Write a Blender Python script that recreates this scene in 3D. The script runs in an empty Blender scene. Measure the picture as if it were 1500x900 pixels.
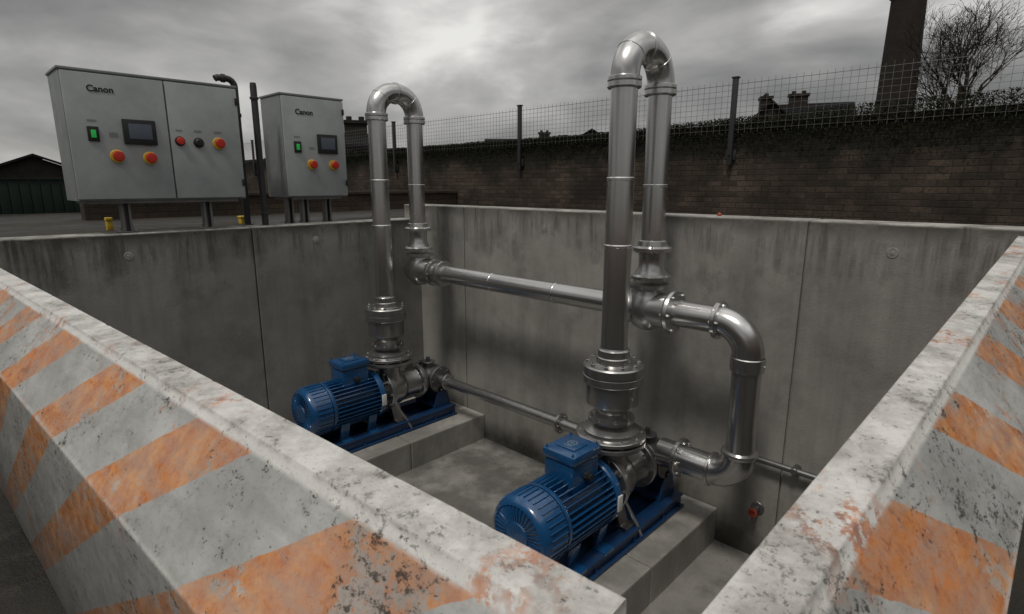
import bpy, bmesh, math, random
from mathutils import Vector, Matrix, noise
random.seed(7)
S = bpy.context.scene
S.view_settings.view_transform = 'Standard'
S.view_settings.look = 'None'
S.view_settings.exposure = 0
COL = S.collection
pi = math.pi

# ---------------------------------------------------------------- node helpers
class NT:
    def __init__(s, name):
        s.m = bpy.data.materials.new(name); s.m.use_nodes = True
        s.t = s.m.node_tree; s.bsdf = s.t.nodes['Principled BSDF']
    def n(s, typ, ins=None, **at):
        nd = s.t.nodes.new(typ)
        for k, v in at.items(): setattr(nd, k, v)
        for k, v in (ins or {}).items():
            if isinstance(v, bpy.types.NodeSocket): s.t.links.new(v, nd.inputs[k])
            elif v is not None: nd.inputs[k].default_value = v
        return nd
    def math(s, op, a, b=0.0, c=None, clamp=False):
        ins = {0: a, 1: b}
        if c is not None: ins[2] = c
        return s.n('ShaderNodeMath', ins, operation=op, use_clamp=clamp).outputs[0]
    def noise(s, vec, scale, detail=5, rough=.55, dist=0):
        return s.n('ShaderNodeTexNoise', {'Vector': vec, 'Scale': scale, 'Detail': detail, 'Roughness': rough, 'Distortion': dist}).outputs[0]
    def mapr(s, v, a, b, c=0., d=1.):
        return s.n('ShaderNodeMapRange', {0: v, 1: a, 2: b, 3: c, 4: d}).outputs[0]
    def mix(s, f, a, b, blend='MIX'):
        def cv(x):
            return x if isinstance(x, bpy.types.NodeSocket) else (tuple(x) + (1,) if len(x) == 3 else x)
        nd = s.n('ShaderNodeMix', {0: f, 6: cv(a), 7: cv(b)}, data_type='RGBA', blend_type=blend)
        return nd.outputs[2]
    def scale(s, vec, xyz, rot=(0, 0, 0)):
        return s.n('ShaderNodeMapping', {'Vector': vec, 'Scale': xyz, 'Rotation': rot}).outputs[0]
    def pos(s): return s.n('ShaderNodeNewGeometry').outputs['Position']
    def obj(s): return s.n('ShaderNodeTexCoord').outputs['Object']
    def bump(s, h, strength=.3, dist=.01):
        b = s.n('ShaderNodeBump', {'Height': h, 'Strength': strength, 'Distance': dist}).outputs[0]
        s.t.links.new(b, s.bsdf.inputs['Normal'])
    def out(s, color=None, rough=None, metal=None, spec=None):
        for k, v in (('Base Color', color), ('Roughness', rough), ('Metallic', metal), ('Specular IOR Level', spec)):
            if v is None: continue
            if isinstance(v, bpy.types.NodeSocket): s.t.links.new(v, s.bsdf.inputs[k])
            else: s.bsdf.inputs[k].default_value = (tuple(v) + (1,)) if k == 'Base Color' else v
        return s.m

def concrete(name, lo, hi, ztop=None, damp=None, tint=(1, .965, .89), drip=.85):
    s = NT(name); p = s.pos()
    big = s.noise(p, .9, 6, .6, .2)
    mid = s.noise(p, 5, 8, .7)
    fine = s.noise(p, 90, 4, .7)
    streak = s.noise(s.scale(p, (5, 5, .5)), 1.0, 6, .65)
    streak2 = s.noise(s.scale(p, (14, 14, 1.0)), 1.0, 6, .72)
    blot = s.noise(p, 2.6, 6, .65)
    c = s.mix(s.mapr(big, .35, .65), [lo*t for t in tint], [hi*t for t in tint])
    c = s.mix(s.mapr(mid, .38, .68, 0, .45), c, [hi*1.12*t for t in tint])
    c = s.mix(s.mapr(streak, .46, .68, 0, .42), c, [lo*.55*t for t in tint])
    c = s.mix(s.mapr(blot, .52, .68, 0, .40), c, [lo*.55*t for t in tint])
    c = s.mix(s.mapr(fine, .58, .74, 0, .5), c, [lo*.35*t for t in tint])
    pits = s.n('ShaderNodeTexVoronoi', {'Vector': p, 'Scale': 38.}).outputs['Distance']
    pit = s.math('MULTIPLY', s.mapr(pits, .10, .06), s.mapr(mid, .5, .56))
    c = s.mix(s.math('MULTIPLY', pit, .7), c, (.03, .028, .024))
    if ztop is not None:
        z = s.n('ShaderNodeSeparateXYZ', {0: p}).outputs[2]
        ln = s.mapr(blot, .38, .62, .12, .58)
        m = s.math('SUBTRACT', 1.0, s.math('DIVIDE', s.math('SUBTRACT', ztop, z), ln), clamp=True)
        k = s.math('MULTIPLY', s.math('POWER', m, .8), s.mapr(streak2, .42, .60))
        k2 = s.math('MULTIPLY', s.mapr(z, ztop-.12, ztop-.02), s.mapr(mid, .35, .52, .3, .9))
        k = s.math('MAXIMUM', s.math('MULTIPLY', k, drip), s.math('MULTIPLY', k2, drip))
        c = s.mix(k, c, (.028, .024, .018))
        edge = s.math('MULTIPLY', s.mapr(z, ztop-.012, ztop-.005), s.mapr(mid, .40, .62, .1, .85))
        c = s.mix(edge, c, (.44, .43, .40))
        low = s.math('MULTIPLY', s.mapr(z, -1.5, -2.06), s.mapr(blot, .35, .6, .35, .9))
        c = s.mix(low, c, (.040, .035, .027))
    if damp:
        d = s.mapr(s.noise(p, 1.7, 8, .65), .46, .58)
        c = s.mix(s.math('MULTIPLY', d, damp), c, [lo*.45*t for t in tint])
        r = s.mapr(d, 0, 1, .8, .38)
    else:
        r = .85
    s.bump(s.math('SUBTRACT', s.math('ADD', s.math('MULTIPLY', mid, .6), s.math('MULTIPLY', fine, .4)), pit), .5, .010)
    return s.out(c, r)

def steel(name, a=.42, b=.62, rough=.3, dirt=.35, metal=.95, clean=False):
    s = NT(name); o = s.pos()
    n1 = s.noise(o, 2.0, 3, .5); n3 = s.noise(o, 20, 6, .7)
    c = s.mix(s.mapr(n1, .3, .7), (a, a*.985, a*.965), (b, b*.99, b*.975))
    if dirt: c = s.mix(s.mapr(n3, .58, .76, 0, dirt), c, (.12, .105, .09))
    if clean:
        s.bsdf.inputs['Anisotropic'].default_value = .4
        return s.out(c, s.mapr(n1, .3, .7, rough-.02, rough+.03), metal)
    s.bump(n3, .02, .002)
    return s.out(c, s.mapr(n3, .45, .7, rough, rough+.1), metal)

def paint(name, col, rough=.35, dirt=.4, dcol=(.03, .027, .022), sc=18, metal=0, spec=.5, coat=0):
    s = NT(name); o = s.pos()
    n1 = s.noise(o, 4, 6, .6); n3 = s.noise(o, sc, 7, .72)
    c = s.mix(s.mapr(n1, .3, .7), [x*.82 for x in col], [min(1, x*1.12) for x in col])
    c = s.mix(s.mapr(n3, .54, .72, 0, dirt), c, dcol)
    s.bump(n3, .04, .003)
    s.bsdf.inputs['Coat Weight'].default_value = coat; s.bsdf.inputs['Coat Roughness'].default_value = .10
    return s.out(c, s.mapr(n3, .4, .7, rough, rough+.22), metal, spec)

def emis(name, col, base, st):
    s = NT(name); s.out(base, .3)
    s.bsdf.inputs['Emission Color'].default_value = tuple(col) + (1,)
    s.bsdf.inputs['Emission Strength'].default_value = st
    return s.m

def barrier_mat(name, slope, t0, phase=4.34, off=0.):
    s = NT(name); o0 = s.obj()
    sp = s.n('ShaderNodeSeparateXYZ', {0: o0})
    o = s.n('ShaderNodeMapping', {'Vector': o0, 'Location': (off, 0, 0)}).outputs[0]
    x = sp.outputs[0]
    z = s.math('SUBTRACT', sp.outputs[2], s.math('ADD', .70-slope*t0, s.math('MULTIPLY', x, slope)))
    nz = s.noise(o, 30, 6, .7); big = s.noise(o, 3.2, 5, .6); mid = s.noise(o, 9, 8, .7); fine = s.noise(o, 150, 5, .7)
    med = s.noise(o, 24, 9, .78)
    flake = s.noise(s.scale(o, (1.0, 1.0, 2.0), (0, .6, 0)), 46, 9, .8)
    smear = s.noise(s.scale(o, (7, 7, 30), (0, -.9, 0)), 1.0, 8, .72)
    c = s.math('ADD', x, s.math('MULTIPLY', z, 1.65))
    c = s.math('ADD', c, s.mapr(nz, .3, .7, -.004, .004))
    f = s.math('FRACT', s.math('ADD', s.math('DIVIDE', c, .44), phase))
    o1 = s.math('MULTIPLY', s.math('LESS_THAN', f, .43), s.math('LESS_THAN', z, -.020))
    thr = s.math('ADD', s.math('MULTIPLY', med, .55), s.math('MULTIPLY', mid, .45))
    wear = s.mapr(thr, .54, .555)
    fade = s.mapr(smear, .38, .62, .98, .50)
    om = s.math('MULTIPLY', s.math('MULTIPLY', o1, fade), s.math('SUBTRACT', 1.0, s.math('MULTIPLY', wear, .75)))
    white = s.mix(s.mapr(big, .38, .62), (.31, .315, .305), (.46, .465, .45))
    white = s.mix(s.mapr(smear, .46, .62, 0, .5), white, (.23, .227, .213))
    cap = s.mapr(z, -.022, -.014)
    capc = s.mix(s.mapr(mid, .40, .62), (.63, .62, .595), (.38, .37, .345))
    white = s.mix(s.math('MULTIPLY', cap, .92), white, capc)  # cap colour lightened to stand in for brighter light on the top face
    ora = s.mix(s.mapr(med, .40, .60), (.43, .125, .022), (.60, .26, .078))
    col = s.mix(om, white, ora)
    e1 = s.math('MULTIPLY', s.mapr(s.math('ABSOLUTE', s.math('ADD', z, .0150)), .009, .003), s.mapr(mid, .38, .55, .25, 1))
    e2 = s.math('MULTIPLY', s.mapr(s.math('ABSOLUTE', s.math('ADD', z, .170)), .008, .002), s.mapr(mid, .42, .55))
    col = s.mix(s.math('MULTIPLY', e1, .85), col, (.76, .75, .72)); col = s.mix(s.math('MULTIPLY', e2, .65), col, (.60, .59, .56))  # worn crease edges, with an edge highlight painted into the colour
    # orange rust bleeding
    rmask = s.mapr(s.noise(o, 3.4, 5, .65), .54, .61)
    rust = s.math('MULTIPLY', rmask, s.mapr(med, .49, .53))
    col = s.mix(s.math('MULTIPLY', rust, .8), col, s.mix(s.mapr(nz, .40, .56), (.20, .05, .016), (.52, .17, .04)))
    # black chips
    gm = s.mapr(s.noise(o, 4.5, 6, .72), .44, .60)
    chip = s.mapr(s.math('ADD', flake, s.math('MULTIPLY', gm, .09)), .638, .652)
    chip = s.math('MULTIPLY', chip, s.mapr(cap, 0, 1, 1, .6))
    col = s.mix(s.math('MULTIPLY', chip, .92), col, (.026, .020, .016))
    chip2 = s.mapr(s.math('ADD', s.noise(o, 100, 7, .8), s.math('MULTIPLY', gm, .06)), .635, .652)
    col = s.mix(s.math('MULTIPLY', chip2, .85), col, (.040, .032, .027))
    film = s.math('MULTIPLY', gm, s.mapr(med, .4, .6, .02, .38))
    col = s.mix(film, col, (.12, .108, .09))
    col = s.mix(s.mapr(fine, .55, .75, 0, .4), col, (.13, .12, .105))
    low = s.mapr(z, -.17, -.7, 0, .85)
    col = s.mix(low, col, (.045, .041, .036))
    h = s.math('ADD', s.math('MULTIPLY', med, .16), s.math('MULTIPLY', fine, .10))
    h = s.math('SUBTRACT', h, s.math('MULTIPLY', chip, .28))
    h = s.math('SUBTRACT', h, s.math('MULTIPLY', wear, .07))
    s.bump(h, .5, .003)
    return s.out(col, s.mapr(med, .4, .6, .26, .58))

def brick_mat(name, a, b, mortar, ztop=None, bw=.17, bh=.056, mott=.88):
    s = NT(name); p = s.pos(); sp = s.n('ShaderNodeSeparateXYZ', {0: p})
    v = s.n('ShaderNodeCombineXYZ', {0: s.math('ADD', sp.outputs[0], sp.outputs[1]), 1: sp.outputs[2], 2: 0.}).outputs[0]
    v2 = s.n('ShaderNodeVectorMath', {0: v, 1: s.n('ShaderNodeVectorMath', {0: s.n('ShaderNodeTexNoise', {'Vector': p, 'Scale': 6., 'Detail': 4.}).outputs['Color'], 1: (.014, .014, 0)}, operation='MULTIPLY').outputs[0]}, operation='ADD').outputs[0]
    br = s.n('ShaderNodeTexBrick', {'Vector': v2, 'Color1': a+(1,), 'Color2': b+(1,), 'Mortar': mortar+(1,), 'Scale': 1., 'Mortar Size': .0055, 'Mortar Smooth': .5, 'Bias': 0., 'Brick Width': bw, 'Row Height': bh})
    n = s.noise(p, 1.8, 7, .7); f = s.noise(p, 40, 5, .7)
    c = s.mix(s.mapr(n, .38, .60, 0, mott), br.outputs[0], (.022, .019, .015))
    c = s.mix(s.mapr(f, .45, .65, 0, .6), c, (.02, .018, .014))
    if ztop is not None:
        z = sp.outputs[2]
        k = s.mapr(s.math('ADD', z, s.mapr(n, .3, .7, -.12, .12)), ztop-.42, ztop-.26)
        c = s.mix(s.math('MULTIPLY', k, .93), c, (.016, .016, .011))
    s.bump(s.math('SUBTRACT', s.math('MULTIPLY', f, .35), br.outputs[1]), .8, .012)
    return s.out(c, .9, None, .25)

M = {}
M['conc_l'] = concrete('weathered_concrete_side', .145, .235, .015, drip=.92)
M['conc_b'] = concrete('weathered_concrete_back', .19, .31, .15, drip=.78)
M['conc_f'] = concrete('concrete_low', .14, .24, -.7)
M['plinth'] = concrete('plinth_concrete', .21, .37, damp=.4)
M['floor'] = concrete('damp_floor', .16, .27, damp=.55)
M['steel'] = steel('stainless_steel', .52, .60, .25, 0, .97, True)
M['steel2'] = steel('cast_steel', .38, .50, .28, .2)
M['iron'] = steel('dark_iron', .12, .24, .42, .5, .8)
M['bolt'] = steel('bolt_steel', .4, .6, .28, .3)
M['blue'] = paint('blue_enamel', (.006, .062, .172), .20, .32, coat=.8)
M['bluef'] = paint('blue_frame_paint', (.006, .034, .100), .35, .45, coat=.2)
M['badge'] = paint('pale_blue_badge', (.12, .19, .26), .4, .3)
M['black'] = paint('black_plastic', (.015, .015, .017), .4, .1)
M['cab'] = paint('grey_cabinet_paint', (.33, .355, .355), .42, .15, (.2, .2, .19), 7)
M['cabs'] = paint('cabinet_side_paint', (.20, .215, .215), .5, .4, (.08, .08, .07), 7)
M['galv'] = steel('galvanised_strut', .16, .3, .5, .5, .8)
M['pole'] = paint('dark_pole', (.028, .028, .030), .5, .5)
M['red'] = paint('red_plastic', (.50, .025, .012), .3, .15)
M['redo'] = paint('faded_red_plastic', (.32, .05, .025), .5, .5)
M['yel'] = paint('yellow_plastic', (.62, .42, .03), .4, .4)
M['white'] = paint('white_label', (.6, .6, .58), .5, .15)
M['green'] = emis('green_lamp', (.03, .8, .12), (.02, .25, .05), .16)
M['screen'] = emis('display_glass', (.10, .12, .15), (.03, .035, .045), .16)
M['ink'] = paint('black_ink', (.012, .012, .012), .6, .05)
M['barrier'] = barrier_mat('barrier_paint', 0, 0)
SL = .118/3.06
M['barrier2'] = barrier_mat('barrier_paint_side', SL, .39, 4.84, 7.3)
M['brick'] = brick_mat('old_brick', (.050, .038, .030), (.115, .084, .064), (.060, .054, .045), .96)
M['brickl'] = brick_mat('low_brick', (.060, .044, .033), (.10, .070, .050), (.055, .048, .04), None, .2, .065, .6)
M['brickf'] = brick_mat('soot_brick', (.030, .023, .020), (.042, .032, .027), (.030, .028, .025), None, .225, .075)
M['roof'] = paint('slate_roof', (.014, .014, .015), .9, .3, spec=.08)
M['bark'] = paint('bark', (.035, .030, .024), .9, .5, spec=.1)
M['wire'] = steel('fence_wire', .14, .22, .55, .3, .6)
M['moss'] = paint('moss_leaves', (.020, .022, .012), .9, .5, (.010, .010, .006), spec=.12)
M['weed'] = paint('dry_weeds', (.14, .12, .045), .9, .5)
M['shed'] = paint('green_shed_paint', (.010, .019, .015), .6, .4, spec=.2)
M['glass'] = paint('window_dark', (.02, .022, .025), .1, .05)
def groundm():
    s = NT('wet_asphalt'); p = s.pos()
    a = s.noise(p, .9, 6, .6, .6); b = s.noise(p, 7, 6, .7); f = s.noise(p, 120, 3, .7)
    c = s.mix(s.mapr(a, .4, .6), (.016, .015, .013), (.038, .034, .028))
    c = s.mix(s.mapr(b, .5, .7, 0, .6), c, (.058, .051, .038))
    c = s.mix(s.mapr(f, .55, .7, 0, .6), c, (.014, .013, .012))
    s.bump(s.math('ADD', b, s.math('MULTIPLY', f, .5)), .6, .012)
    return s.out(c, s.mapr(a, .42, .58, .35, .9), None, .25)
M['ground'] = groundm()

# ---------------------------------------------------------------- mesh builder
class MB:
    def __init__(s): s.v = []; s.f = []; s.mi = []; s.cur = 0
    def add(s, vs, fs):
        o = len(s.v); s.v += [tuple(x) for x in vs]
        for f in fs: s.f.append([i+o for i in f]); s.mi.append(s.cur)
    def box(s, c, d, bev=0., rot=None):
        bm = bmesh.new(); bmesh.ops.create_cube(bm, size=1)
        for v in bm.verts: v.co = Vector((v.co.x*d[0], v.co.y*d[1], v.co.z*d[2]))
        if bev > 0: bmesh.ops.bevel(bm, geom=bm.edges[:], offset=bev, segments=2, affect='EDGES', profile=.6)
        mt = Matrix.Translation(Vector(c)) @ (rot.to_4x4() if rot else Matrix.Identity(4))
        bm.verts.index_update()
        s.add([mt @ v.co for v in bm.verts], [[v.index for v in f.verts] for f in bm.faces]); bm.free(); return s
    def b2(s, x0, x1, y0, y1, z0, z1, bev=0.):
        return s.box(((x0+x1)/2, (y0+y1)/2, (z0+z1)/2), (x1-x0, y1-y0, z1-z0), bev)
    def lathe(s, o, ax, prof, seg=32):
        q = Vector(ax).normalized().to_track_quat('Z', 'Y').to_matrix(); o = Vector(o)
        vs = []; fs = []; rings = []
        for r, h in prof:
            if r <= 1e-6:
                rings.append([len(vs)]); vs.append(o+q@Vector((0, 0, h)))
            else:
                rings.append(list(range(len(vs), len(vs)+seg)))
                for k in range(seg):
                    a = 2*pi*k/seg; vs.append(o+q@Vector((r*math.cos(a), r*math.sin(a), h)))
        for A, B in zip(rings, rings[1:]):
            if len(A) == 1 and len(B) == 1: continue
            for k in range(seg):
                k2 = (k+1) % seg
                if len(A) == 1: fs.append([A[0], B[k2], B[k]][::-1])
                elif len(B) == 1: fs.append([A[k], A[k2], B[0]])
                else: fs.append([A[k], A[k2], B[k2], B[k]])
        s.add(vs, fs); return s
    def cyl(s, o, ax, r, h0, h1, seg=32, ch=.004):
        ch = min(ch, r*.4, abs(h1-h0)*.4)
        return s.lathe(o, ax, [(0, h0), (r-ch, h0), (r, h0+ch), (r, h1-ch), (r-ch, h1), (0, h1)], seg)
    def tube(s, pts, rad, seg=24, caps=True):
        pts = [Vector(p) for p in pts]; n = len(pts)
        if not hasattr(rad, '__len__'): rad = [rad]*n
        vs = []; fs = []
        t = (pts[1]-pts[0]).normalized(); up = t.orthogonal().normalized()
        for i, p in enumerate(pts):
            d = (pts[min(i+1, n-1)]-pts[max(i-1, 0)]).normalized()
            up = (up-d*up.dot(d)).normalized(); sd = d.cross(up)
            for k in range(seg):
                a = 2*pi*k/seg; vs.append(p+(up*math.cos(a)+sd*math.sin(a))*rad[i])
        for i in range(n-1):
            for k in range(seg):
                k2 = (k+1) % seg; fs.append([i*seg+k, i*seg+k2, (i+1)*seg+k2, (i+1)*seg+k])
        if caps: fs.append(list(range(seg))[::-1]); fs.append([(n-1)*seg+k for k in range(seg)])
        s.add(vs, fs); return s
    def bolts(s, o, ax, R, n, r=.011, h0=-.01, h1=.03, ph=0.):
        q = Vector(ax).normalized().to_track_quat('Z', 'Y').to_matrix(); o = Vector(o)
        for k in range(n):
            a = 2*pi*k/n+ph; c = o+q@Vector((R*math.cos(a), R*math.sin(a), 0))
            s.lathe(c, ax, [(0, h0), (r, h0), (r, h1-.003), (r*.8, h1), (0, h1)], 6)
            s.lathe(c, ax, [(0, h1-.002), (r*.5, h1-.002), (r*.5, h1+.008), (0, h1+.008)], 6)
        return s
    def flange(s, o, ax, R, t, n=8, br=.010):
        s.cyl(o, ax, R, -t/2, t/2, 40)
        if n: s.bolts(o, ax, R-.022, n, br, -t/2-.010, t/2+.010)
        return s
    def warp(s, fn): s.v = [fn(*v) for v in s.v]; return s
    def obj(s, name, mats, loc=(0, 0, 0), parent=None, ang=32, sm=True):
        me = bpy.data.meshes.new(name)
        me.from_pydata(s.v, [], s.f)
        for m in (mats if isinstance(mats, list) else [mats]): me.materials.append(m)
        for p, i in zip(me.polygons, s.mi): p.material_index = i
        if sm:
            me.polygons.foreach_set('use_smooth', [True]*len(me.polygons)); me.set_sharp_from_angle(angle=math.radians(ang))
        bm = bmesh.new(); bm.from_mesh(me); bmesh.ops.recalc_face_normals(bm, faces=bm.faces); bm.to_mesh(me); bm.free()
        me.update()
        ob = bpy.data.objects.new(name, me); COL.objects.link(ob); ob.location = loc
        if parent: ob.parent = parent
        return ob

def tag(o, label, cat, group=None):
    o['label'] = label; o['category'] = cat
    if group: o['group'] = group
    return o
def thing(name, loc, label, cat, group=None):
    e = bpy.data.objects.new(name, None); e.empty_display_size = .1; e.location = loc; COL.objects.link(e)
    return tag(e, label, cat, group)
def struct(o): o['kind'] = 'structure'; return o
def copy_thing(src, off, label=None):
    n = src.copy(); COL.objects.link(n); n.location = src.location+Vector(off)
    if label: n['label'] = label
    def rec(a, b):
        for c in a.children:
            d = c.copy(); COL.objects.link(d); d.parent = b; rec(c, d)
    rec(src, n)
    return n

# ---------------------------------------------------------------- camera
cam = bpy.data.cameras.new('camera'); co = bpy.data.objects.new('camera', cam); COL.objects.link(co)
cam.lens = 19.92; cam.sensor_width = 36; cam.clip_end = 2000; cam.clip_start = .02
co.location = (0, 0, .35); co.rotation_euler = (math.radians(90-12.2), 0, math.radians(44.0))
cam.dof.use_dof = True; cam.dof.focus_distance = 3.8; cam.dof.aperture_fstop = 13
S.camera = co

# ---------------------------------------------------------------- ground
gb = MB()
B = 400
def q(x0, x1, y0, y1, z): gb.add([(x0, y0, z), (x1, y0, z), (x1, y1, z), (x0, y1, z)], [[0, 1, 2, 3]])
q(-B, -4.9, -B, 3.72, 0); q(-B, B, 3.72, B, 0)
gb.add([(-4.9, -B, 0), (-4.9, .16, 0), (-4.9, .16, -.705), (-4.9, -B, -.705)], [[0, 1, 2, 3]])
gb.add([(.02, 3.72, 0), (B, 3.72, 0), (B, 3.72, -.705), (.02, 3.72, -.705)], [[0, 1, 2, 3]])
q(-4.9, .04, -B, .16, -.705); q(.04, B, -B, 3.72, -.705)
struct(gb.obj('ground', M['ground'], sm=False))
fl = MB(); fl.add([(-4.8, .2, -2.06), (.0, .2, -2.06), (0, 3.6, -2.06), (-4.8, 3.6, -2.06)], [[0, 1, 2, 3]])
struct(fl.obj('pit_floor', M['floor'], sm=False))

# ---------------------------------------------------------------- pit walls
w = MB()
for a, b in ((-3.5, -1.11), (-1.1, 1.835), (1.845, 3.5)): w.b2(-4.93, -4.68, a, b, -2.1, .015, .006)
w.b2(-4.9, -4.70, -3.4, 3.5, -2.1, -.02)
lw = thing('retaining_wall', (-4.8, 1.8, -2.06), 'grey weathered concrete retaining wall under the control cabinets', 'wall', 'concrete walls of the pit')
def rel(mb, o):
    mb.v = [(x-o[0], y-o[1], z-o[2]) for x, y, z in mb.v]; return mb
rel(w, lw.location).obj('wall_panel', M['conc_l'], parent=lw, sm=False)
def plates(par, lst, ax, mt):
    for c in lst:
        m = MB(); m.lathe(c, ax, [(0, .006), (.008, .006), (.010, .003), (.026, .003), (.029, 0), (0.029, -.005)], 20)
        rel(m, par.location).obj('tie_plate', mt, parent=par)
plates(lw, [(-4.68, .98, -.14), (-4.68, 2.38, -.12)], (1, 0, 0), M['conc_b'])
w = MB()
for a, b in ((-4.93, -4.005), (-3.995, -1.045), (-1.035, 1.9)): w.b2(a, b, 3.5, 3.75, -2.1, .15, .006)
w.b2(-4.9, 1.9, 3.52, 3.72, -2.1, .12)
bw = thing('retaining_wall', (-2.5, 3.6, -2.06), 'tall pale grey concrete retaining wall behind the pipework', 'wall', 'concrete walls of the pit')
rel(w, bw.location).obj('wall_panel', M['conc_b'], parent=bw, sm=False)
plates(bw, [(-3.02, 3.5, .0), (-.62, 3.5, .0)], (0, -1, 0), M['conc_b'])
w = MB(); w.b2(-4.68, .04, .15, .40, -2.1, -.702, .006)
tag(w.obj('retaining_wall', M['conc_f'], sm=False), 'low concrete pit wall under a striped barrier', 'wall', 'concrete walls of the pit')
w = MB(); w.b2(-.2, .04, .405, 3.495, -2.1, -.702, .006)
tag(w.obj('retaining_wall', M['conc_f'], sm=False), 'low concrete pit wall under a striped barrier', 'wall', 'concrete walls of the pit')

# ---------------------------------------------------------------- barriers
def round_poly(pts, r, n=3):
    out = []
    N = len(pts)
    for i in range(N):
        p = Vector(pts[i]); a = Vector(pts[i-1]); b = Vector(pts[(i+1) % N])
        A = p+(a-p).normalized()*r; Bp = p+(b-p).normalized()*r
        for k in range(n+1):
            t = k/n; out.append(A*(1-t)**2+p*2*t*(1-t)+Bp*t*t)
    return out
def barrier(sign, t0, t1, inner, rotz, label, mat, slope=0, cw=.056):
    prof = round_poly([(0, .70), (cw, .697), (cw+.008, .684), (.186, .53), (.192, .0), (.0, .0)], .0026)
    ns = int((t1-t0)/.012); m = MB(); vs = []; fs = []; P = len(prof)
    for i in range(ns+1):
        t = t0+(t1-t0)*i/ns
        for (o, z) in prof:
            d = noise.noise(Vector((t*1.5, o*3, z*3)))*.0008
            e = max(0, noise.noise(Vector((t*22, o*20, z*20)))-.34)*.005+max(0, noise.noise(Vector((t*60, o*30, 4)))-.38)*.004 if z > .66 else 0
            zz = z+d*.5-e+(slope*(t-t0) if z > .3 else 0)
            vs.append((t, sign*(o+inner+d*(1 if o > .05 else -1)), zz))
    for i in range(ns):
        for k in range(P):
            k2 = (k+1) % P; fs.append([i*P+k, i*P+k2, (i+1)*P+k2, (i+1)*P+k])
    fs.append(list(range(P))); fs.append([ns*P+k for k in range(P)][::-1])
    m.add(vs, fs)
    o = m.obj('traffic_barrier', mat, loc=(0, 0, -.70), sm=False)
    o.rotation_euler = (0, 0, rotz)
    return tag(o, label, 'barrier', 'striped barriers around the pit')
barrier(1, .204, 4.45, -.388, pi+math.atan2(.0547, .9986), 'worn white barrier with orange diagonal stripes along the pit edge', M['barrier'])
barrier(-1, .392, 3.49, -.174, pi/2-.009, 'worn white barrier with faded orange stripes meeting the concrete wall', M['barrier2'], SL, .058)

# ---------------------------------------------------------------- plinths
def plinth(x0, x1, label):
    m = MB(); m.b2(x0, x1, 1.35, 2.63, -2.08, -1.81, .012); m.b2(x0, x1, 2.634, 3.497, -2.08, -1.812, .012)
    o = thing('concrete_plinth', ((x0+x1)/2, 2.4, -2.06), label, 'plinth', 'concrete plinths under the pumps')
    rel(m, o.location).obj('plinth_block', M['plinth'], parent=o, sm=False)
plinth(-4.62, -3.745, 'long concrete plinth under a blue pump by the wall')
plinth(-2.25, -1.42, 'long concrete plinth under a blue pump')

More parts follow.
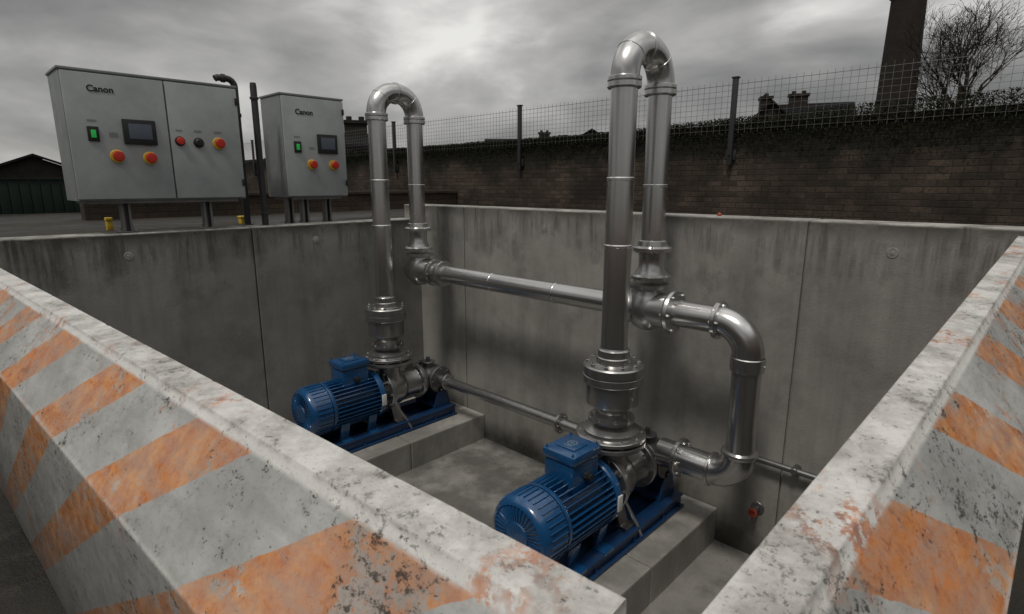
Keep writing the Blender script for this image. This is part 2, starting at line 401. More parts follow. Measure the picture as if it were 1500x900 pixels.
# ---------------------------------------------------------------- pump unit
def build_pump(loc):
    T = thing('water_pump', loc, 'blue electric pump with steel casing bolted on a concrete plinth', 'pump', 'pumps in the pit')
    a = .37
    def st(x, y, z):
        if y < -.17: y = -.17+(y+.17)*1.28
        return (x*1.07, y, a+(z-a)*1.07)
    m = MB()
    m.b2(-.22, .22, -.80, .60, .0, .018, .004)
    for sx in (-1, 1):
        m.b2(sx*.175-.02, sx*.175+.02, -.80, .60, .018, .085, .004)
        m.b2(sx*.165-.045, sx*.165+.045, -.80, .60, .085, .098, .004)
        for y in (-.72, -.4, .0, .35, .56): m.bolts((sx*.205, y, .018), (0, 0, 1), 0, 1, .010, -.004, .016)
    for y in (-.68, -.2, .1, .5): m.b2(-.15, .15, y-.03, y+.03, .02, .09, .003)
    m.obj('base_frame', M['bluef'], parent=T)
    mot = MB()
    mot.cyl((0, 0, a), (0, 1, 0), .144, -.55, -.17, 40)
    for k in range(36):
        th = 2*pi*k/36
        if abs(math.sin(th)+1) < .12: continue
        R = Matrix.Rotation(-th, 3, 'Y')
        c = R @ Vector((.166, 0, 0))
        mot.box((c.x, -.365, a+c.z), (.050, .315, .0058), .0010, R)
    mot.lathe((0, 0, a), (0, 1, 0), [(.0, -.205), (.19, -.205), (.198, -.198), (.198, -.172), (.19, -.165), (.14, -.14), (.11, -.12), (0, -.12)], 48)
    mot.lathe((0, 0, a), (0, 1, 0), [(0, -.52), (.186, -.52), (.192, -.53), (.192, -.545), (0, -.545)], 48)
    for sx in (-1, 1):
        for y in (-.46, -.26):
            mot.box((sx*.155, y, .118), (.09, .07, .02), .004)
            mot.box((sx*.135, y, .19), (.02, .06, .14), .004, Matrix.Rotation(sx*.25, 3, 'Y'))
    mot.warp(st).obj('motor', M['blue'], parent=T)
    m = MB()
    m.lathe((0, 0, a), (0, 1, 0), [(.180, -.545), (.188, -.55), (.188, -.650), (.184, -.668), (.172, -.682), (.155, -.688), (.150, -.682), (.072, -.684), (.068, -.692), (.03, -.695), (0, -.695)], 56)
    for k in range(36):
        th = 2*pi*k/36; R = Matrix.Rotation(-th, 3, 'Y'); c = R @ Vector((.189, 0, 0))
        m.box((c.x, -.602, a+c.z), (.012, .100, .006), .002, R)
        c = R @ Vector((.112, 0, 0)); m.box((c.x, -.6845, a+c.z), (.080, .010, .0045), .001, R)
    m.warp(st).obj('fan_cover', M['blue'], parent=T)
    def tw(x, y, z): return (x*1.08, -.385+(y+.355)*1.12, a+(z-a)*1.04)
    m = MB(); m.b2(-.095, .095, -.46, -.25, a+.13, a+.285, .012); m.b2(-.075, .075, -.44, -.27, a+.1, a+.16, .006)
    tb = m.warp(tw).obj('terminal_box', M['blue'], parent=T)
    m = MB(); m.b2(-.105, .105, -.47, -.24, a+.288, a+.342, .016)
    m.b2(-.06, .06, -.41, -.30, a+.338, a+.35, .004)
    for sx in (-.085, .085):
        for y in (-.452, -.258): m.bolts((sx, y, a+.342), (0, 0, 1), 0, 1, .008, -.01, .006)
    m.warp(tw).obj('lid', M['blue'], parent=tb)
    m = MB(); m.lathe((0, -.350, a+.350), (0, 0, 1), [(.028, 0), (.028, .003), (.021, .003), (.021, 0)], 24); m.box((0, -.350, a+.352), (.03, .006, .004)); m.box((0, -.350, a+.352), (.006, .03, .004)); m.box((0, -.388, a+.352), (.05, .006, .004))
    m.warp(tw).obj('embossed_plate', M['badge'], parent=tb)
    m = MB(); m.lathe((.095, -.355, a+.2), (1, 0, 0), [(0, 0), (.024, 0), (.024, .02), (.018, .022), (.018, .04), (0, .04)], 8)
    m.warp(tw).obj('cable_gland', M['black'], parent=tb)
    m = MB(); m.b2(.206, .2155, -.213, -.172, a-.05, a+.045, .001)
    m.obj('nameplate', M['white'], parent=T)
    m = MB(); m.cyl((0, 0, a), (0, 1, 0), .105, -.15, -.06, 36)
    for k in range(4):
        th = pi/4+k*pi/2; R = Matrix.Rotation(-th, 3, 'Y'); c = R @ Vector((.11, 0, 0)); m.box((c.x, -.11, a+c.z), (.06, .1, .02), .004, R)
    m.obj('coupling_bracket', M['iron'], parent=T)
    m = MB()
    m.cyl((0, 0, a), (0, 1, 0), .185, -.085, -.055, 44)
    m.cyl((0, 0, a), (0, 1, 0), .175, -.053, -.028, 44)
    m.bolts((0, -.055, a), (0, 1, 0), .165, 10, .010, -.045, .035)
    m.lathe((0, 0, a), (0, 1, 0), [(.0, -.03), (.15, -.03), (.152, .06), (.135, .10), (.118, .125), (.114, .25), (.122, .27), (0, .27)], 44)
    m.lathe((0, 0, a), (0, 0, 1), [(0, 0), (.12, 0), (.115, .1), (.098, .16), (.095, .235), (0, .235)], 36)
    m.lathe((0, 0, a), (0, 0, 1), [(0, .215), (.14, .222), (.205, .248), (.212, .255), (.212, .275), (.205, .279), (0, .279)], 48)
    m.bolts((0, 0, a+.27), (0, 0, 1), .187, 10, .011, -.035, .055)
    m.flange((0, .285, a), (0, 1, 0), .165, .03, 8)
    m.tube([(0, .03, a-.12), (.0, .05, .1)], .055, 20)
    for sx in (-1, 1): m.box((sx*.09, .0, .18), (.018, .09, .19), .004, Matrix.Rotation(-sx*.35, 3, 'Y')); m.box((sx*.135, 0, .106), (.08, .1, .014), .003)
    m.tube([(.16, -.07, a-.05), (.185, -.02, a-.16), (.19, .03, a-.24), (.20, .08, .02)], .011, 10)
    m.obj('pump_casing', M['steel2'], parent=T)
    m = MB()
    m.lathe((0, 0, a), (0, 1, 0), [(0, .3), (.15, .3), (.15, .325), (.09, .335), (.085, .38), (.105, .40), (.115, .46), (.105, .54), (.07, .57), (0, .575)], 36)
    m.bolts((0, .325, a), (0, 1, 0), .13, 8, .011, -.03, .012)
    m.cyl((0, .47, a), (1, 0, 0), .09, -.145, .145, 32); m.flange((.14, .47, a), (1, 0, 0), .125, .024, 8); m.flange((-.14, .47, a), (1, 0, 0), .125, .024, 8)
    m.cyl((0, .44, a), (0, 0, 1), .05, .05, .14, 24); m.cyl((0, .44, a), (0, 0, 1), .065, .14, .155, 24); m.box((.0, .44, a+.17), (.03, .03, .05), .004)
    m.obj('suction_fitting', M['iron'], parent=T)
    m = MB()
    m.box((0, .47, .11), (.30, .16, .018), .003)
    for sx in (-1, 1):
        vs = [(sx*.14, .38, .1), (sx*.14, .58, .1), (sx*.14, .52, .30), (sx*.14, .44, .30)]
        vs2 = [(x+.012, y, z) for x, y, z in vs]
        m.add(vs+vs2, [[0, 1, 2, 3], [4, 5, 6, 7][::-1], [0, 1, 5, 4], [1, 2, 6, 5], [2, 3, 7, 6], [3, 0, 4, 7]])
    m.box((0, .48, .2), (.27, .012, .19), .002)
    m.obj('support_bracket', M['bluef'], parent=T)
    return T
P1 = Vector((-4.15, 2.71, -1.81)); P2 = Vector((-1.81, 2.745, -1.81))
pump = build_pump(P1); copy_thing(pump, P2-P1, 'blue electric pump with steel casing beside the drop pipe')

# ---------------------------------------------------------------- riser
def build_riser(loc):
    T = thing('riser_pipe', loc, 'stainless riser pipe with U bend on top of a pump', 'pipe', 'stainless riser pipes on the pumps')
    m = MB()
    m.lathe((0, 0, 0), (0, 0, 1), [(0, .0), (.205, .0), (.212, .005), (.212, .022), (.205, .027), (.17, .03), (.168, .05), (.155, .056), (.11, .07), (.095, .082), (.098, .095), (.14, .108), (.14, .124), (.10, .13), (.092, .16), (.105, .185), (.155, .215), (.158, .23), (.158, .345), (.150, .35)], 56)
    m.bolts((0, 0, .115), (0, 0, 1), .122, 8, .010, -.02, .02); m.obj('reducer', M['steel2'], parent=T)
    m = MB()
    m.lathe((0, 0, 0), (0, 0, 1), [(.150, .345), (.176, .35), (.180, .356), (.180, .395), (.174, .399), (.174, .404), (.180, .408), (.180, .452), (.172, .46), (.11, .466), (.105, .468), (.10, .50), (.094, .505), (.094, .545), (.082, .552), (.079, .56)], 56)
    m.bolts((0, 0, .458), (0, 0, 1), .150, 10, .012, -.01, .02)
    m.obj('check_valve', M['steel2'], parent=T)
    Z = 2.055
    m = MB()
    m.lathe((0, 0, 0), (0, 0, 1), [(.078, .55), (.078, 1.15), (.081, 1.153), (.081, 1.162), (.075, 1.168), (.075, 1.52), (.078, 1.524), (.078, 1.534), (.073, 1.54), (.073, Z)], 40)
    m.obj('lower_pipe', M['steel'], parent=T)
    R = .188
    m = MB(); r_ = .172
    pts = [(0, r_-r_*math.cos(t), Z+.010+r_*math.sin(t)) for t in [pi/2*i/14 for i in range(15)]]+[(0, 2*R-r_+r_*math.sin(t), Z+.010+r_*math.cos(t)) for t in [pi/2*i/14 for i in range(15)]]
    m.tube(pts, .079, 40)
    col = [(.073, -.052), (.088, -.050), (.092, -.044), (.092, -.020), (.087, -.016), (.092, -.010), (.092, .006), (.084, .012), (.078, .014)]
    m.lathe((0, 0, Z), (0, 0, 1), col, 44)
    m.lathe((0, 2*R, Z), (0, 0, 1), col, 44)
    m.lathe((0, R, Z+.010+r_), (0, 1, 0), [(.078, -.016), (.086, -.012), (.086, -.003), (.081, -.001), (.081, .001), (.086, .003), (.086, .012), (.078, .016)], 44)
    for t in (pi/4,):
        for sy in (0, 1):
            cy = r_-r_*math.cos(t) if sy == 0 else 2*R-r_+r_*math.cos(t); cz = Z+.010+r_*math.sin(t)
            d = (0, math.sin(t)*(1), math.cos(t)*(1 if sy == 0 else -1))
            m.lathe((0, cy, cz), d, [(.078, -.005), (.0815, -.003), (.0815, .003), (.078, .005)], 44)
    m.obj('return_bend', M['steel'], parent=T)
    m = MB()
    y = 2*R
    m.lathe((0, y, 0), (0, 0, 1), [(.070, Z), (.070, 1.5), (.073, 1.497), (.073, 1.488), (.070, 1.484), (.070, 1.12)], 40)
    m.lathe((0, y, 0), (0, 0, 1), [(.070, 1.165), (.085, 1.16), (.088, 1.13), (.118, 1.12), (.118, 1.098), (.085, 1.092), (.078, 1.06), (.078, 1.0), (.09, .97), (.095, .955), (.125, .945), (.125, .925), (.06, .92)], 40)
    m.bolts((0, y, 1.109), (0, 0, 1), .102, 6, .009, -.02, .02); m.bolts((0, y, .935), (0, 0, 1), .108, 6, .009, -.02, .02)
    m.obj('return_pipe', M['steel'], parent=T)
    return T
R1 = Vector((-4.15, 2.71, -1.15+.001)); r1 = build_riser(R1)
copy_thing(r1, P2-P1, 'stainless riser pipe with U bend beside the drop pipe')

# ---------------------------------------------------------------- header
hy, hz = 3.10, -.41
H = thing('header_pipe', (-1.81, hy, hz), 'horizontal stainless header pipe with drop leg in front of wall', 'pipe')
def hobj(m, name, mat): return rel(m, H.location).obj(name, mat, parent=H)
m = MB(); m.cyl((0, hy, hz), (1, 0, 0), .074, -3.85, -1.95, 40)
for x in (-3.2, -2.55): m.lathe((0, hy, hz), (1, 0, 0), [(.074, x-.008), (.0765, x-.004), (.0765, x+.004), (.074, x+.008)], 40)
hobj(m, 'long_pipe', M['steel'])
def tee(x, left_cap):
    m = MB()
    m.lathe((x, hy, hz), (0, 0, 1), [(0, -.135), (.05, -.13), (.09, -.105), (.118, -.05), (.118, .03), (.100, .085), (.09, .11), (.09, .128), (.125, .135), (.125, .158), (0, .158)], 40)
    if left_cap:
        m.lathe((x, hy, hz), (1, 0, 0), [(0, -.17), (.04, -.165), (.085, -.145), (.105, -.11), (.11, -.05), (.11, .1), (.096, .13), (.094, .19), (.115, .195), (.12, .215), (.115, .235), (.086, .24), (.084, .31), (.108, .315), (.112, .33), (.108, .345), (.06, .35)], 40)
        m.bolts((x+.215, hy, hz), (1, 0, 0), .105, 6, .009, -.025, .025)
    else:
        m.lathe((x, hy, hz), (1, 0, 0), [(.05, -.23), (.095, -.228), (.14, -.22), (.145, -.2), (.14, -.178), (.11, -.17), (.108, -.1), (.112, 0), (.108, .1), (.11, .16), (.13, .166), (.135, .18), (.13, .198), (.07, .2)], 40)
        m.bolts((x-.2, hy, hz), (1, 0, 0), .122, 8, .009, -.03, .03); m.bolts((x+.182, hy, hz), (1, 0, 0), .115, 6, .009, -.03, .03)
    hobj(m, 'tee_fitting', M['steel2'])
tee(-4.15, True); tee(-1.81, False)
ex = -1.16; R = .18
m = MB(); m.cyl((0, hy, hz), (1, 0, 0), .080, -1.66, ex-R, 36)
m.tube([(ex-R+R*math.sin(t), hy, hz-R+R*math.cos(t)) for t in [pi/2*i/16 for i in range(17)]], .086, 36)
m.flange((ex-R+.0, hy, hz), (1, 0, 0), .110, .028, 4, .009)
hobj(m, 'elbow', M['steel'])
m = MB(); zt = hz-R; zb = -1.18
m.cyl((ex, hy, 0), (0, 0, 1), .079, zb, zt+.01, 40)
m.lathe((ex, hy, 0), (0, 0, 1), [(.083, zt-.085), (.091, zt-.08), (.093, zt-.05), (.093, zt-.005), (.088, zt)], 40)
m.lathe((ex, hy, 0), (0, 0, 1), [(.079, zb-.01), (.10, zb-.005), (.104, zb+.008), (.10, zb+.02), (.079, zb+.026)], 40)
m.bolts((ex, hy, zt-.04), (1, 0, 0), 0, 1, .006, .08, .095)
hobj(m, 'drop_pipe', M['steel'])
m = MB(); R2 = .15
m.tube([(ex-R2+R2*math.cos(t), hy, zb-R2*math.sin(t)) for t in [pi/2*i/14 for i in range(15)]], .092, 36)
m.cyl((0, hy, zb-R2), (1, 0, 0), .088, -1.66, ex-R2, 36)
m.flange((-1.52, hy, zb-R2), (1, 0, 0), .125, .028, 8, .009); m.flange((ex-R2-.005, hy, zb-R2), (1, 0, 0), .104, .02, 0)
hobj(m, 'lower_elbow', M['steel'])

m = MB(); m.cyl((0, 3.18, -1.44), (1, 0, 0), .045, -4.0, -1.97, 28)
m.flange((-3.9, 3.18, -1.44), (1, 0, 0), .075, .02, 6, .007); m.flange((-2.55, 3.18, -1.44), (1, 0, 0), .08, .022, 6, .007); m.flange((-2.1, 3.18, -1.44), (1, 0, 0), .08, .022, 6, .007)
tag(rel(m, (-3, 3.18, -1.44)).obj('suction_pipe', M['steel2'], loc=(-3, 3.18, -1.44)), 'thin steel pipe joining the two pumps along the wall', 'pipe')
m = MB(); m.tube([(-1.18, 3.44, -1.34), (-.4, 3.44, -1.34), (-.33, 3.44, -1.37), (-.3, 3.44, -1.45), (-.3, 3.44, -2.06)], .019, 14)
m.cyl((-.95, 3.44, -1.34), (0, 1, 0), .022, -.022, .06, 12); m.cyl((-.55, 3.44, -1.34), (0, 1, 0), .022, -.022, .06, 12)
tag(rel(m, (-1, 3.44, -1.37)).obj('drain_pipe', M['iron'], loc=(-1, 3.44, -1.37)), 'thin dark drain pipe clipped low on the concrete wall', 'pipe')
V = thing('wall_tap', (-1.16, 3.5, -1.70), 'small red wheel tap low on the concrete wall', 'tap')
m = MB(); m.cyl((0, 0, 0), (0, -1, 0), .018, 0, .08, 14); m.cyl((0, -.05, -.02), (0, 0, -1), .014, 0, .05, 12); m.cyl((0, 0, 0), (0, -1, 0), .042, -.002, .012, 20); m.obj('tap_body', M['iron'], parent=V)
m = MB(); m.lathe((0, 0, 0), (0, -1, 0), [(.018, .08), (.030, .083), (.030, .093), (.018, .096), (.018, .08)], 20); m.box((0, -.088, 0), (.045, .008, .008)); m.box((0, -.088, 0), (.008, .008, .045)); m.obj('handwheel', M['redo'], parent=V)

# ---------------------------------------------------------------- control cabinets
def text_mesh(txt, size):
    cu = bpy.data.curves.new('t', 'FONT'); cu.body = txt; cu.size = size; cu.extrude = .0008; cu.offset = size*.024; cu.align_x = 'CENTER'; cu.align_y = 'CENTER'; cu.space_character = 1.0
    ob = bpy.data.objects.new('t', cu); COL.objects.link(ob)
    bpy.context.view_layer.update()
    me = bpy.data.meshes.new_from_object(ob.evaluated_get(bpy.context.evaluated_depsgraph_get()))
    bpy.data.objects.remove(ob); bpy.data.curves.remove(cu)
    return me
def cabinet(loc, w, h, d, z0, doors, items, posts, label):
    T = thing('control_cabinet', loc, label, 'control cabinet', 'control cabinets on posts beside the pit')
    m = MB(); m.b2(-d, 0, 0, w, z0, z0+h, .006)
    m.b2(-d-.01, .012, -.008, w+.008, z0+h-.004, z0+h+.012, .004)
    m.obj('enclosure', M['cabs'], parent=T)
    for (a, b) in doors:
        m = MB(); m.b2(.001, .022, a+.005, b-.005, z0+.012, z0+h-.014, .005)
        dd = m.obj('door', M['cab'], parent=T)
        for zz in (z0+.1, z0+h-.13) if (b > w-.01) else ():
            k = MB(); k.b2(.012, .034, b-.022, b-.004, zz, zz+.05, .003); k.obj('hinge', M['black'], parent=dd)
    for it in items:
        k, y, z = it[:3]
        if k == 'estop':
            m = MB(); m.lathe((.022, y, z), (1, 0, 0), [(.043, 0), (.043, .006), (.039, .009), (0, .009)], 28); b = m.obj('emergency_button', M['yel'], parent=T)
            m = MB(); m.lathe((.03, y, z), (1, 0, 0), [(.018, 0), (.018, .02), (.033, .024), (.035, .034), (.030, .043), (0, .046)], 28); m.obj('button_head', M['red'], parent=b)
        elif k == 'knob':
            m = MB(); m.lathe((.022, y, z), (1, 0, 0), [(.036, 0), (.036, .006), (.026, .009), (.026, .028), (.022, .032), (0, .032)], 28); m.box((.056, y, z), (.01, .008, .045), .002)
            m.obj('selector_knob', M['black'], parent=T)
        elif k == 'redb':
            m = MB(); m.lathe((.022, y, z), (1, 0, 0), [(.034, 0), (.034, .006), (.03, .01), (0, .01)], 28); b = m.obj('push_button', M['ink'], parent=T)
            m = MB(); m.lathe((.03, y, z), (1, 0, 0), [(.024, 0), (.026, .015), (.022, .022), (0, .024)], 24); m.obj('button_head', M['red'], parent=b)
        elif k == 'switch':
            m = MB(); m.b2(.022, .032, y-.032, y+.032, z-.047, z+.047, .004); b = m.obj('rocker_switch', M['ink'], parent=T)
            m = MB(); m.b2(.032, .040, y-.014, y+.014, z-.025, z+.025, .003); m.obj('lamp', M['green'], parent=b)
        elif k == 'screen':
            W, Hh = it[3:5]
            m = MB(); m.b2(.022, .038, y-W/2, y+W/2, z-Hh/2, z+Hh/2, .006); b = m.obj('display_panel', M['black'], parent=T)
            m = MB(); m.b2(.037, .0395, y-W*.33, y+W*.36, z-Hh*.27, z+Hh*.33, .001); m.obj('screen', M['screen'], parent=b)
        elif k == 'label':
            m = MB(); m.b2(.0215, .0235, y-it[3]/2, y+it[3]/2, z-it[4]/2, z+it[4]/2); m.obj('label_plate', M['cabs'], parent=T)
        elif k == 'logo':
            me = text_mesh('Canon', it[3]); me.materials.append(M['ink'])
            o = bpy.data.objects.new('logo_lettering', me); COL.objects.link(o); o.parent = T
            o.matrix_local = Matrix(((0, 0, 1, .024), (1, 0, 0, y), (0, 1, 0, z), (0, 0, 0, 1)))
    for y in posts:
        m = MB(); x = -.12
        m.b2(x-.028, x-.022, y-.03, y+.03, .006, z0+.02); m.b2(x-.022, x+.03, y-.03, y-.024, .006, z0+.02); m.b2(x-.022, x+.03, y+.024, y+.03, .006, z0+.02)
        m.b2(x-.05, x+.05, y-.06, y+.06, .0, .01, .002); m.bolts((x, y, .01), (0, 0, 1), .045, 4, .007, -.002, .012, pi/4)
        m.b2(x+.03, x+.036, y-.03, y-.014, .01, z0); m.b2(x+.03, x+.036, y+.014, y+.03, .01, z0)
        m.obj('post', M['galv'], parent=T)
    m = MB(); m.b2(-d+.02, -.02, .05, w-.05, z0-.02, z0-.001); m.obj('support_rail', M['galv'], parent=T)
    return T
y0 = .745
cabinet((-4.70, y0, .016), 1.08, .83, .38, .225, [(0, .585), (.585, 1.08)],
    [('logo', .952-y0, .945, .056), ('switch', .880-y0, .66), ('screen', 1.147-y0, .685, .20, .165), ('estop', .997-y0, .52), ('estop', 1.19-y0, .515),
     ('redb', 1.393-y0, .64), ('knob', 1.517-y0, .635), ('estop', 1.656-y0, .635), ('label', .880-y0, .745, .05, .012), ('label', .993-y0, .66, .05, .03), ('label', 1.393-y0, .715, .04, .010), ('label', 1.517-y0, .715, .05, .014), ('label', 1.656-y0, .715, .05, .014), ('label', 1.19-y0, .6, .04, .008)],
    [.28, .82], 'wide grey two-door control cabinet with screen and red buttons')
y0 = 2.235
cabinet((-4.85, y0, .0), .575, .85, .38, .24, [(0, .575)],
    [('logo', 2.43-y0, .955, .060), ('switch', 2.35-y0, .665), ('screen', 2.627-y0, .70, .19, .165), ('estop', 2.470-y0, .52), ('estop', 2.674-y0, .52), ('label', 2.35-y0, .75, .05, .012), ('label', 2.48-y0, .66, .05, .02)],
    [.06, .20, .42], 'narrow grey single-door control cabinet with screen and red buttons')
m = MB(); m.tube([(0, 0, 0), (0, 0, 1.12), (0, 0, 1.15)], [.026, .026, .022], 16); m.lathe((0, 0, 1.02), (0, 0, 1), [(.026, 0), (.034, .004), (.034, .02), (.026, .024)], 16); m.cyl((0, 0, 0), (0, 0, 1), .05, 0, .012, 16); m.lathe((0, 0, .1), (0, 0, 1), [(.026, 0), (.032, .004), (.032, .02), (.026, .024)], 16)
tag(m.obj('steel_pole', M['pole'], loc=(-4.86, 2.03, .0)), 'slim dark steel pole between the two cabinets', 'pole')
m = MB(); m.tube([(0, 0, 0), (0, 0, 1.14)]+[(0, -.06+.06*math.cos(t), 1.14+.06*math.sin(t)) for t in [pi/2*i/8 for i in range(1, 9)]]+[(0, -.13, 1.20), (0, -.15, 1.19)], .026, 16); m.cyl((0, 0, 0), (0, 0, 1), .05, 0, .012, 16)
m.lathe((0, -.07, 1.20), (0, -1, 0), [(.026, 0), (.034, .004), (.034, .03), (.026, .034)], 16)
for z in (.5, .9): m.lathe((0, 0, z), (0, 0, 1), [(.026, 0), (.033, .004), (.033, .03), (.026, .034)], 16)
tag(m.obj('vent_pipe', M['pole'], loc=(-5.12, 1.985, .0)), 'dark hooked vent pipe behind the wide cabinet', 'pipe')
for (x, y, w_, h_) in ((-5.34, 1.02, .04, .10), (-5.4, 2.06, .07, .07)):
    m = MB(); m.b2(-w_/2, w_/2, -w_/2, w_/2, 0, h_*.75, .004); m.b2(-w_*.6, w_*.6, -w_*.6, w_*.6, h_*.75, h_, .006)
    tag(m.obj('marker_post', M['yel'], loc=(x, y, 0)), 'small yellow marker post on the ground behind the cabinets', 'marker post', 'yellow marker posts')
m = MB(); m.lathe((0, 0, 0), (0, 0, 1), [(0, 0), (.014, 0), (.014, .012), (.008, .02), (0, .022)], 14)
tag(m.obj('plastic_cap', M['redo'], loc=(-1.62, 3.62, .15)), 'small orange cap on top of the concrete wall', 'cap')

# ---------------------------------------------------------------- brick walls, moss, fence
m = MB(); m.b2(-20, 6, 6.0, 6.25, -.1, .92); m.b2(-20, 6, 5.985, 6.265, .90, .955, .006)
tag(rel(m, (-7, 6.1, 0)).obj('brick_wall', M['brick'], loc=(-7, 6.1, 0), sm=False), 'old dark brick boundary wall with mossy top', 'brick wall')
m = MB(); m.b2(-7.2, -7.0, 1.15, 5.98, -.1, .22); m.b2(-7.22, -6.98, 1.13, 5.98, .22, .26, .006)
tag(rel(m, (-7.1, 3.5, 0)).obj('brick_wall', M['brickl'], loc=(-7.1, 3.5, 0), sm=False), 'low brown brick wall in the yard behind the cabinets', 'brick wall')
def leaves(n, fn, sz):
    vs = []; fs = []
    for i in range(n):
        c = Vector(fn()); s_ = sz*random.uniform(.5, 1.3)
        a = Vector((random.gauss(0, 1), random.gauss(0, 1), random.gauss(0, 1))).normalized(); b = a.orthogonal().normalized()
        k = len(vs); vs += [c-a*s_, c+b*s_*.5, c+a*s_, c-b*s_*.5]; fs.append([k, k+1, k+2, k+3])
    mm = MB(); mm.add(vs, fs); return mm
def mossp():
    x = random.uniform(-14, 2); n = noise.noise(Vector((x*1.3, 0, 0))); n2 = noise.noise(Vector((x*4, 5, 0)))
    rise = .12*max(0, min(1, (x+4.5)/4.5))
    top = .97+.012*n+.012*n2+rise
    r = random.random()
    if r < .5: return (x, random.uniform(5.95, 6.25), top-random.random()*(.04+rise))
    return (x, 5.985-random.random()*.04, top-abs(random.gauss(0, .11+.05*n+rise)))
o = leaves(56000, mossp, .012).obj('wall_moss', M['moss'], sm=False); o['kind'] = 'stuff'; o['label'] = 'dark moss and ivy on the brick wall top'

F = thing('wire_fence', (-5.6, 5.95, .6), 'wire mesh security fence on posts along the brick wall', 'fence')
fx = [-20.6+3*i for i in range(9)]
for x in fx:
    m = MB(); m.b2(x-.025, x+.025, 5.93, 5.975, .55, 1.40, .004); m.b2(x-.035, x+.035, 5.925, 5.985, 1.40, 1.415, .003)
    m.b2(x-.05, x+.05, 5.972, 5.984, .60, .70, .002); m.bolts((x, 5.93, .65), (0, -1, 0), 0, 1, .012, 0, .012)
    rel(m, F.location).obj('post', M['pole'], parent=F)
for a, b in zip(fx, fx[1:]):
    m = MB(); n = 46
    for i in range(1, n):
        x = a+(b-a)*i/n; xx = x+random.gauss(0, .002)
        m.box((xx, 5.95, 1.12+.0), (.0026, .0026, .50+random.random()*.02), 0)
    for j in range(9):
        z = .90+j*.055; m.box(((a+b)/2, 5.95, z), (b-a, .003, .0026 if j < 8 else .0045), 0)
    rel(m, F.location).obj('mesh_panel', M['wire'], parent=F, sm=False)

# ---------------------------------------------------------------- trees
def tree(name, loc, h, depth, label, seed, k0=6, amax=.70, cat='tree', trunkf=.32):
    rnd = random.Random(seed)
    T = thing(name, loc, label, cat)
    tr = MB(); cr = MB()
    def branch(p, d, L, r, lev, mb):
        pts = [p]; rad = [r]; n = 4 if lev < 4 else 2
        for i in range(n):
            d = (d+Vector((rnd.gauss(0, .11), rnd.gauss(0, .11), rnd.gauss(.04, .06)))).normalized()
            p = p+d*L/n; pts.append(p); rad.append(r*(1-.4*(i+1)/n))
        mb.tube(pts, rad, 8 if lev < 2 else (4 if lev < 4 else 3), caps=False)
        if lev >= depth: return
        k = [k0, 4, 4, 3, 3, 3, 2][lev]
        for j in range(k):
            t = rnd.uniform(.35, 1) if j else 1
            if lev == 0: t = rnd.uniform(.75, 1)
            q_ = pts[min(n, max(1, int(round(t*n))))]
            ax = d.orthogonal().normalized(); ax = Matrix.Rotation(2*pi*j/k+rnd.uniform(-.5, .5), 3, d) @ ax
            an = rnd.uniform(.30, amax)
            nd = (d*math.cos(an)+ax*math.sin(an)).normalized()
            LL = L*rnd.uniform(.62, .76) if lev else h*.20*rnd.uniform(.85, 1.1)
            branch(q_, nd, LL, max(r*.54, .007), lev+1, cr)
    branch(Vector((0, 0, 0)), Vector((0, 0, 1)), h*trunkf, h*.016, 0, tr)
    tr.obj('trunk', M['bark'], parent=T); cr.obj('crown', M['bark'], parent=T)
    return T
tree('bare_tree', (-3.2, 31.3, 0), 9.2, 6, 'leafless winter tree behind the brick wall', 12, 7, .72, trunkf=.40)
tree('bare_tree', (-40, 1.6, 0), 4.0, 5, 'leafless winter tree beyond the low house', 9, 6, .8)

# ---------------------------------------------------------------- chimney and buildings
C = thing('factory_chimney', (-10.5, 52.5, 0), 'tall dark brick factory chimney behind the wall', 'chimney')
m = MB(); m.lathe((0, 0, 0), (0, 0, 1), [(1.42, 0), (1.12, 13.6)], 20)
m.obj('shaft', M['brickf'], parent=C, sm=True)
m = MB(); m.lathe((0, 0, 0), (0, 0, 1), [(1.12, 13.6), (1.25, 13.7), (1.25, 14.0), (1.13, 14.1), (1.07, 16), (1.25, 16.2), (1.25, 16.8), (0, 16.8)], 20); m.obj('crown_band', M['brickf'], parent=C)

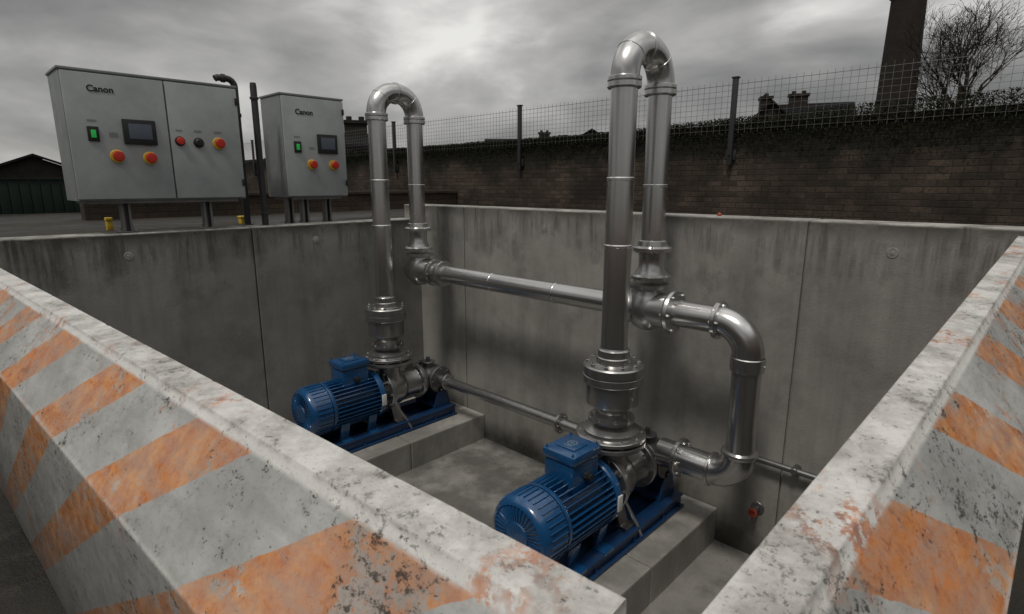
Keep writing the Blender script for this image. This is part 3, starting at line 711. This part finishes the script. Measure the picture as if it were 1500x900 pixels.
def house(loc, rot, L, W, H_, roofh, chims, label, name='brick_house', wins=3):
    T = thing(name, loc, label, 'house'); T.rotation_euler = (0, 0, rot)
    m = MB(); m.b2(-L/2, L/2, -W/2, W/2, 0, H_)
    m.add([(-L/2, -W/2, H_), (-L/2, W/2, H_), (-L/2, 0, H_+roofh)], [[0, 1, 2]]); m.add([(L/2, -W/2, H_), (L/2, W/2, H_), (L/2, 0, H_+roofh)], [[0, 1, 2]])
    m.obj('wall', M['brickf'], parent=T, sm=False)
    m = MB(); e = .25; t = .12; k = roofh/(W/2)
    for s_ in (-1, 1):
        a = [(-L/2-e, s_*(W/2+e), H_-e*k+.02), (L/2+e, s_*(W/2+e), H_-e*k+.02), (L/2+e, 0, H_+roofh+.02), (-L/2-e, 0, H_+roofh+.02)]
        b = [(x, y, z+t) for x, y, z in a]
        m.add(a+b, [[0, 1, 2, 3], [4, 5, 6, 7], [0, 1, 5, 4], [1, 2, 6, 5], [3, 0, 4, 7]])
    rf = m.obj('roof', M['roof'], parent=T, sm=False)
    for cx in chims:
        m = MB(); m.b2(cx-.55, cx+.55, -.35, .35, H_+roofh-.5, H_+roofh+.6, 0); m.b2(cx-.65, cx+.65, -.42, .42, H_+roofh+.6, H_+roofh+.75)
        for dx in (-.3, .3): m.cyl((cx+dx, 0, H_+roofh+.75), (0, 0, 1), .14, 0, .2, 10)
        m.obj('chimney', M['brickf'], parent=rf, sm=False)
    for i in range(wins):
        x = -L/2+L*(i+.5)/wins
        for s_ in (-1, 1):
            m = MB(); m.b2(x-.45, x+.45, s_*(W/2+.02)-.03, s_*(W/2+.02)+.03, H_-1.6, H_-.4); wn = m.obj('window', M['glass'], parent=T, sm=False)
            m = MB(); m.b2(x-.55, x+.55, s_*(W/2+.03)-.06, s_*(W/2+.03)+.06, H_-1.7, H_-1.6); m.obj('sill', M['brickf'], parent=wn, sm=False)
    return T
house((-15.6, 41.0, 0), math.radians(-62), 4.2, 3.2, 4.0, 1.5, (-1.1,), 'dark brick house with chimney stack beyond the wall')
house((-13.2, 42.5, 0), math.radians(25), 4.4, 3.4, 4.1, 1.4, (-.9,), 'dark gabled house with chimney pots beyond the wall', wins=2)
house((-10.6, 44.0, 0), math.radians(25), 2.8, 3.0, 3.8, .8, (), 'low dark brick annexe beside the house beyond the wall', wins=1)
house((-36.0, 48.5, 0), math.radians(-48), 5.5, 5, 4.0, 1.5, (), 'distant dark gabled house beyond the fence')
house((-41.5, 44.0, 0), math.radians(42), 6.5, 4.5, 3.9, .9, (2.6,), 'distant dark gabled house with low roof')
house((-26.4, 15.4, 0), math.radians(60), 2.6, 2.2, 2.2, .5, (.5,), 'small brick building with chimney behind the cabinet', wins=1)
house((-39, 4.8, 0), math.radians(-12), 4, 4.5, .8, .9, (), 'low dark house with brown roof at the yard edge', wins=0)
m = MB()
for i in range(46): m.box((0, -2.3+i*.1, .2), (.03, .094, .42), .004)
m.b2(-.06, -.02, -2.3, 2.3, .0, .36); m.b2(-.05, .03, -2.3, 2.3, .41, .43)
o = tag(m.obj('panel_fence', M['shed'], loc=(-9.2, .35, 0)), 'low dark green slatted panel fence in the yard', 'fence'); o.rotation_euler = (0, 0, math.radians(-8))

def wd():
    return (random.uniform(-4.6, -.5), -.05-abs(random.gauss(0, .25)), -.70+random.random()**2*.05)
o = leaves(5000, wd, .014).obj('ground_weeds', M['weed'], sm=False); o['kind'] = 'stuff'; o['label'] = 'dry weeds and litter on the ground by the barrier'
m = MB()
for i in range(260):
    x = random.uniform(-3.7, -.25); y = random.choice([random.uniform(3.2, 3.48), random.uniform(.6, 3.4)]); r = random.uniform(.003, .010)
    if -2.3 < x < -1.38: continue
    m.lathe((x, y, -2.06), (0, 0, 1), [(r, 0), (r*.8, r*.7), (0, r)], 5)
o = m.obj('grit', M['floor'], sm=False); o['kind'] = 'stuff'; o['label'] = 'loose grit on the pit floor'

# ---------------------------------------------------------------- world and sun
W = bpy.data.worlds.new('World'); S.world = W; W.use_nodes = True
t = W.node_tree; t.nodes.clear()
class WT(NT):
    def __init__(s, tree): s.t = tree
s = WT(t)
g = s.n('ShaderNodeTexCoord').outputs['Generated']
sp = s.n('ShaderNodeSeparateXYZ', {0: g})
zc = s.math('MAXIMUM', sp.outputs[2], 0.0)
k = s.math('DIVIDE', 1.0, s.math('ADD', zc, .42))
pv = s.n('ShaderNodeCombineXYZ', {0: s.math('MULTIPLY', sp.outputs[0], k), 1: s.math('MULTIPLY', sp.outputs[1], k), 2: s.math('MULTIPLY', zc, 3.)}).outputs[0]
n1 = s.noise(pv, 1.15, 6, .46, .5); n2 = s.noise(pv, 3.8, 7, .52, .3)
cl = s.math('ADD', s.math('MULTIPLY', n1, .76), s.math('MULTIPLY', n2, .24))
def dotdir(v, a, b):
    d = s.n('ShaderNodeVectorMath', {0: g, 1: v}, operation='DOT_PRODUCT').outputs['Value']
    return s.mapr(d, a, b)
patch = dotdir((-.769, .596, .232), .978, 1.0)
patch2 = dotdir((-.72, .68, .08), .80, 1.0)
v = s.math('ADD', cl, s.math('MULTIPLY', patch, .11)); v = s.math('ADD', v, s.math('MULTIPLY', patch2, .06))
rp = s.n('ShaderNodeValToRGB', {0: v}); cr = rp.color_ramp
cr.elements[0].position = .35; cr.elements[0].color = (.115, .113, .111, 1)
cr.elements[1].position = .75; cr.elements[1].color = (.86, .85, .82, 1)
for p_, c_ in ((.45, (.185, .182, .177, 1)), (.55, (.30, .295, .286, 1)), (.64, (.46, .45, .435, 1))):
    e = cr.elements.new(p_); e.color = c_
zf = s.mapr(sp.outputs[2], .36, .80, 1.0, 3.1)
ccol = s.mix(1.0, rp.outputs[0], s.n('ShaderNodeCombineXYZ', {0: zf, 1: zf, 2: zf}).outputs[0], 'MULTIPLY')
bg1 = s.n('ShaderNodeBackground', {0: ccol, 1: 1.0})
sky = s.n('ShaderNodeTexSky', sky_type='NISHITA', sun_disc=False, sun_elevation=math.radians(60), sun_rotation=math.radians(165))
bg2 = s.n('ShaderNodeBackground', {0: sky.outputs[0], 1: .05})
mx = s.n('ShaderNodeMixShader', {0: .92, 1: bg2.outputs[0], 2: bg1.outputs[0]})
ow = s.n('ShaderNodeOutputWorld'); t.links.new(mx.outputs[0], ow.inputs[0])
L = bpy.data.lights.new('sun', 'SUN'); L.energy = 1.5; L.angle = math.radians(10); L.color = (1, .95, .88)
lo = bpy.data.objects.new('sun', L); COL.objects.link(lo)
az, el = math.radians(165), math.radians(60)
dv = Vector((math.sin(az)*math.cos(el), math.cos(az)*math.cos(el), math.sin(el)))
lo.rotation_euler = dv.to_track_quat('Z', 'Y').to_euler()
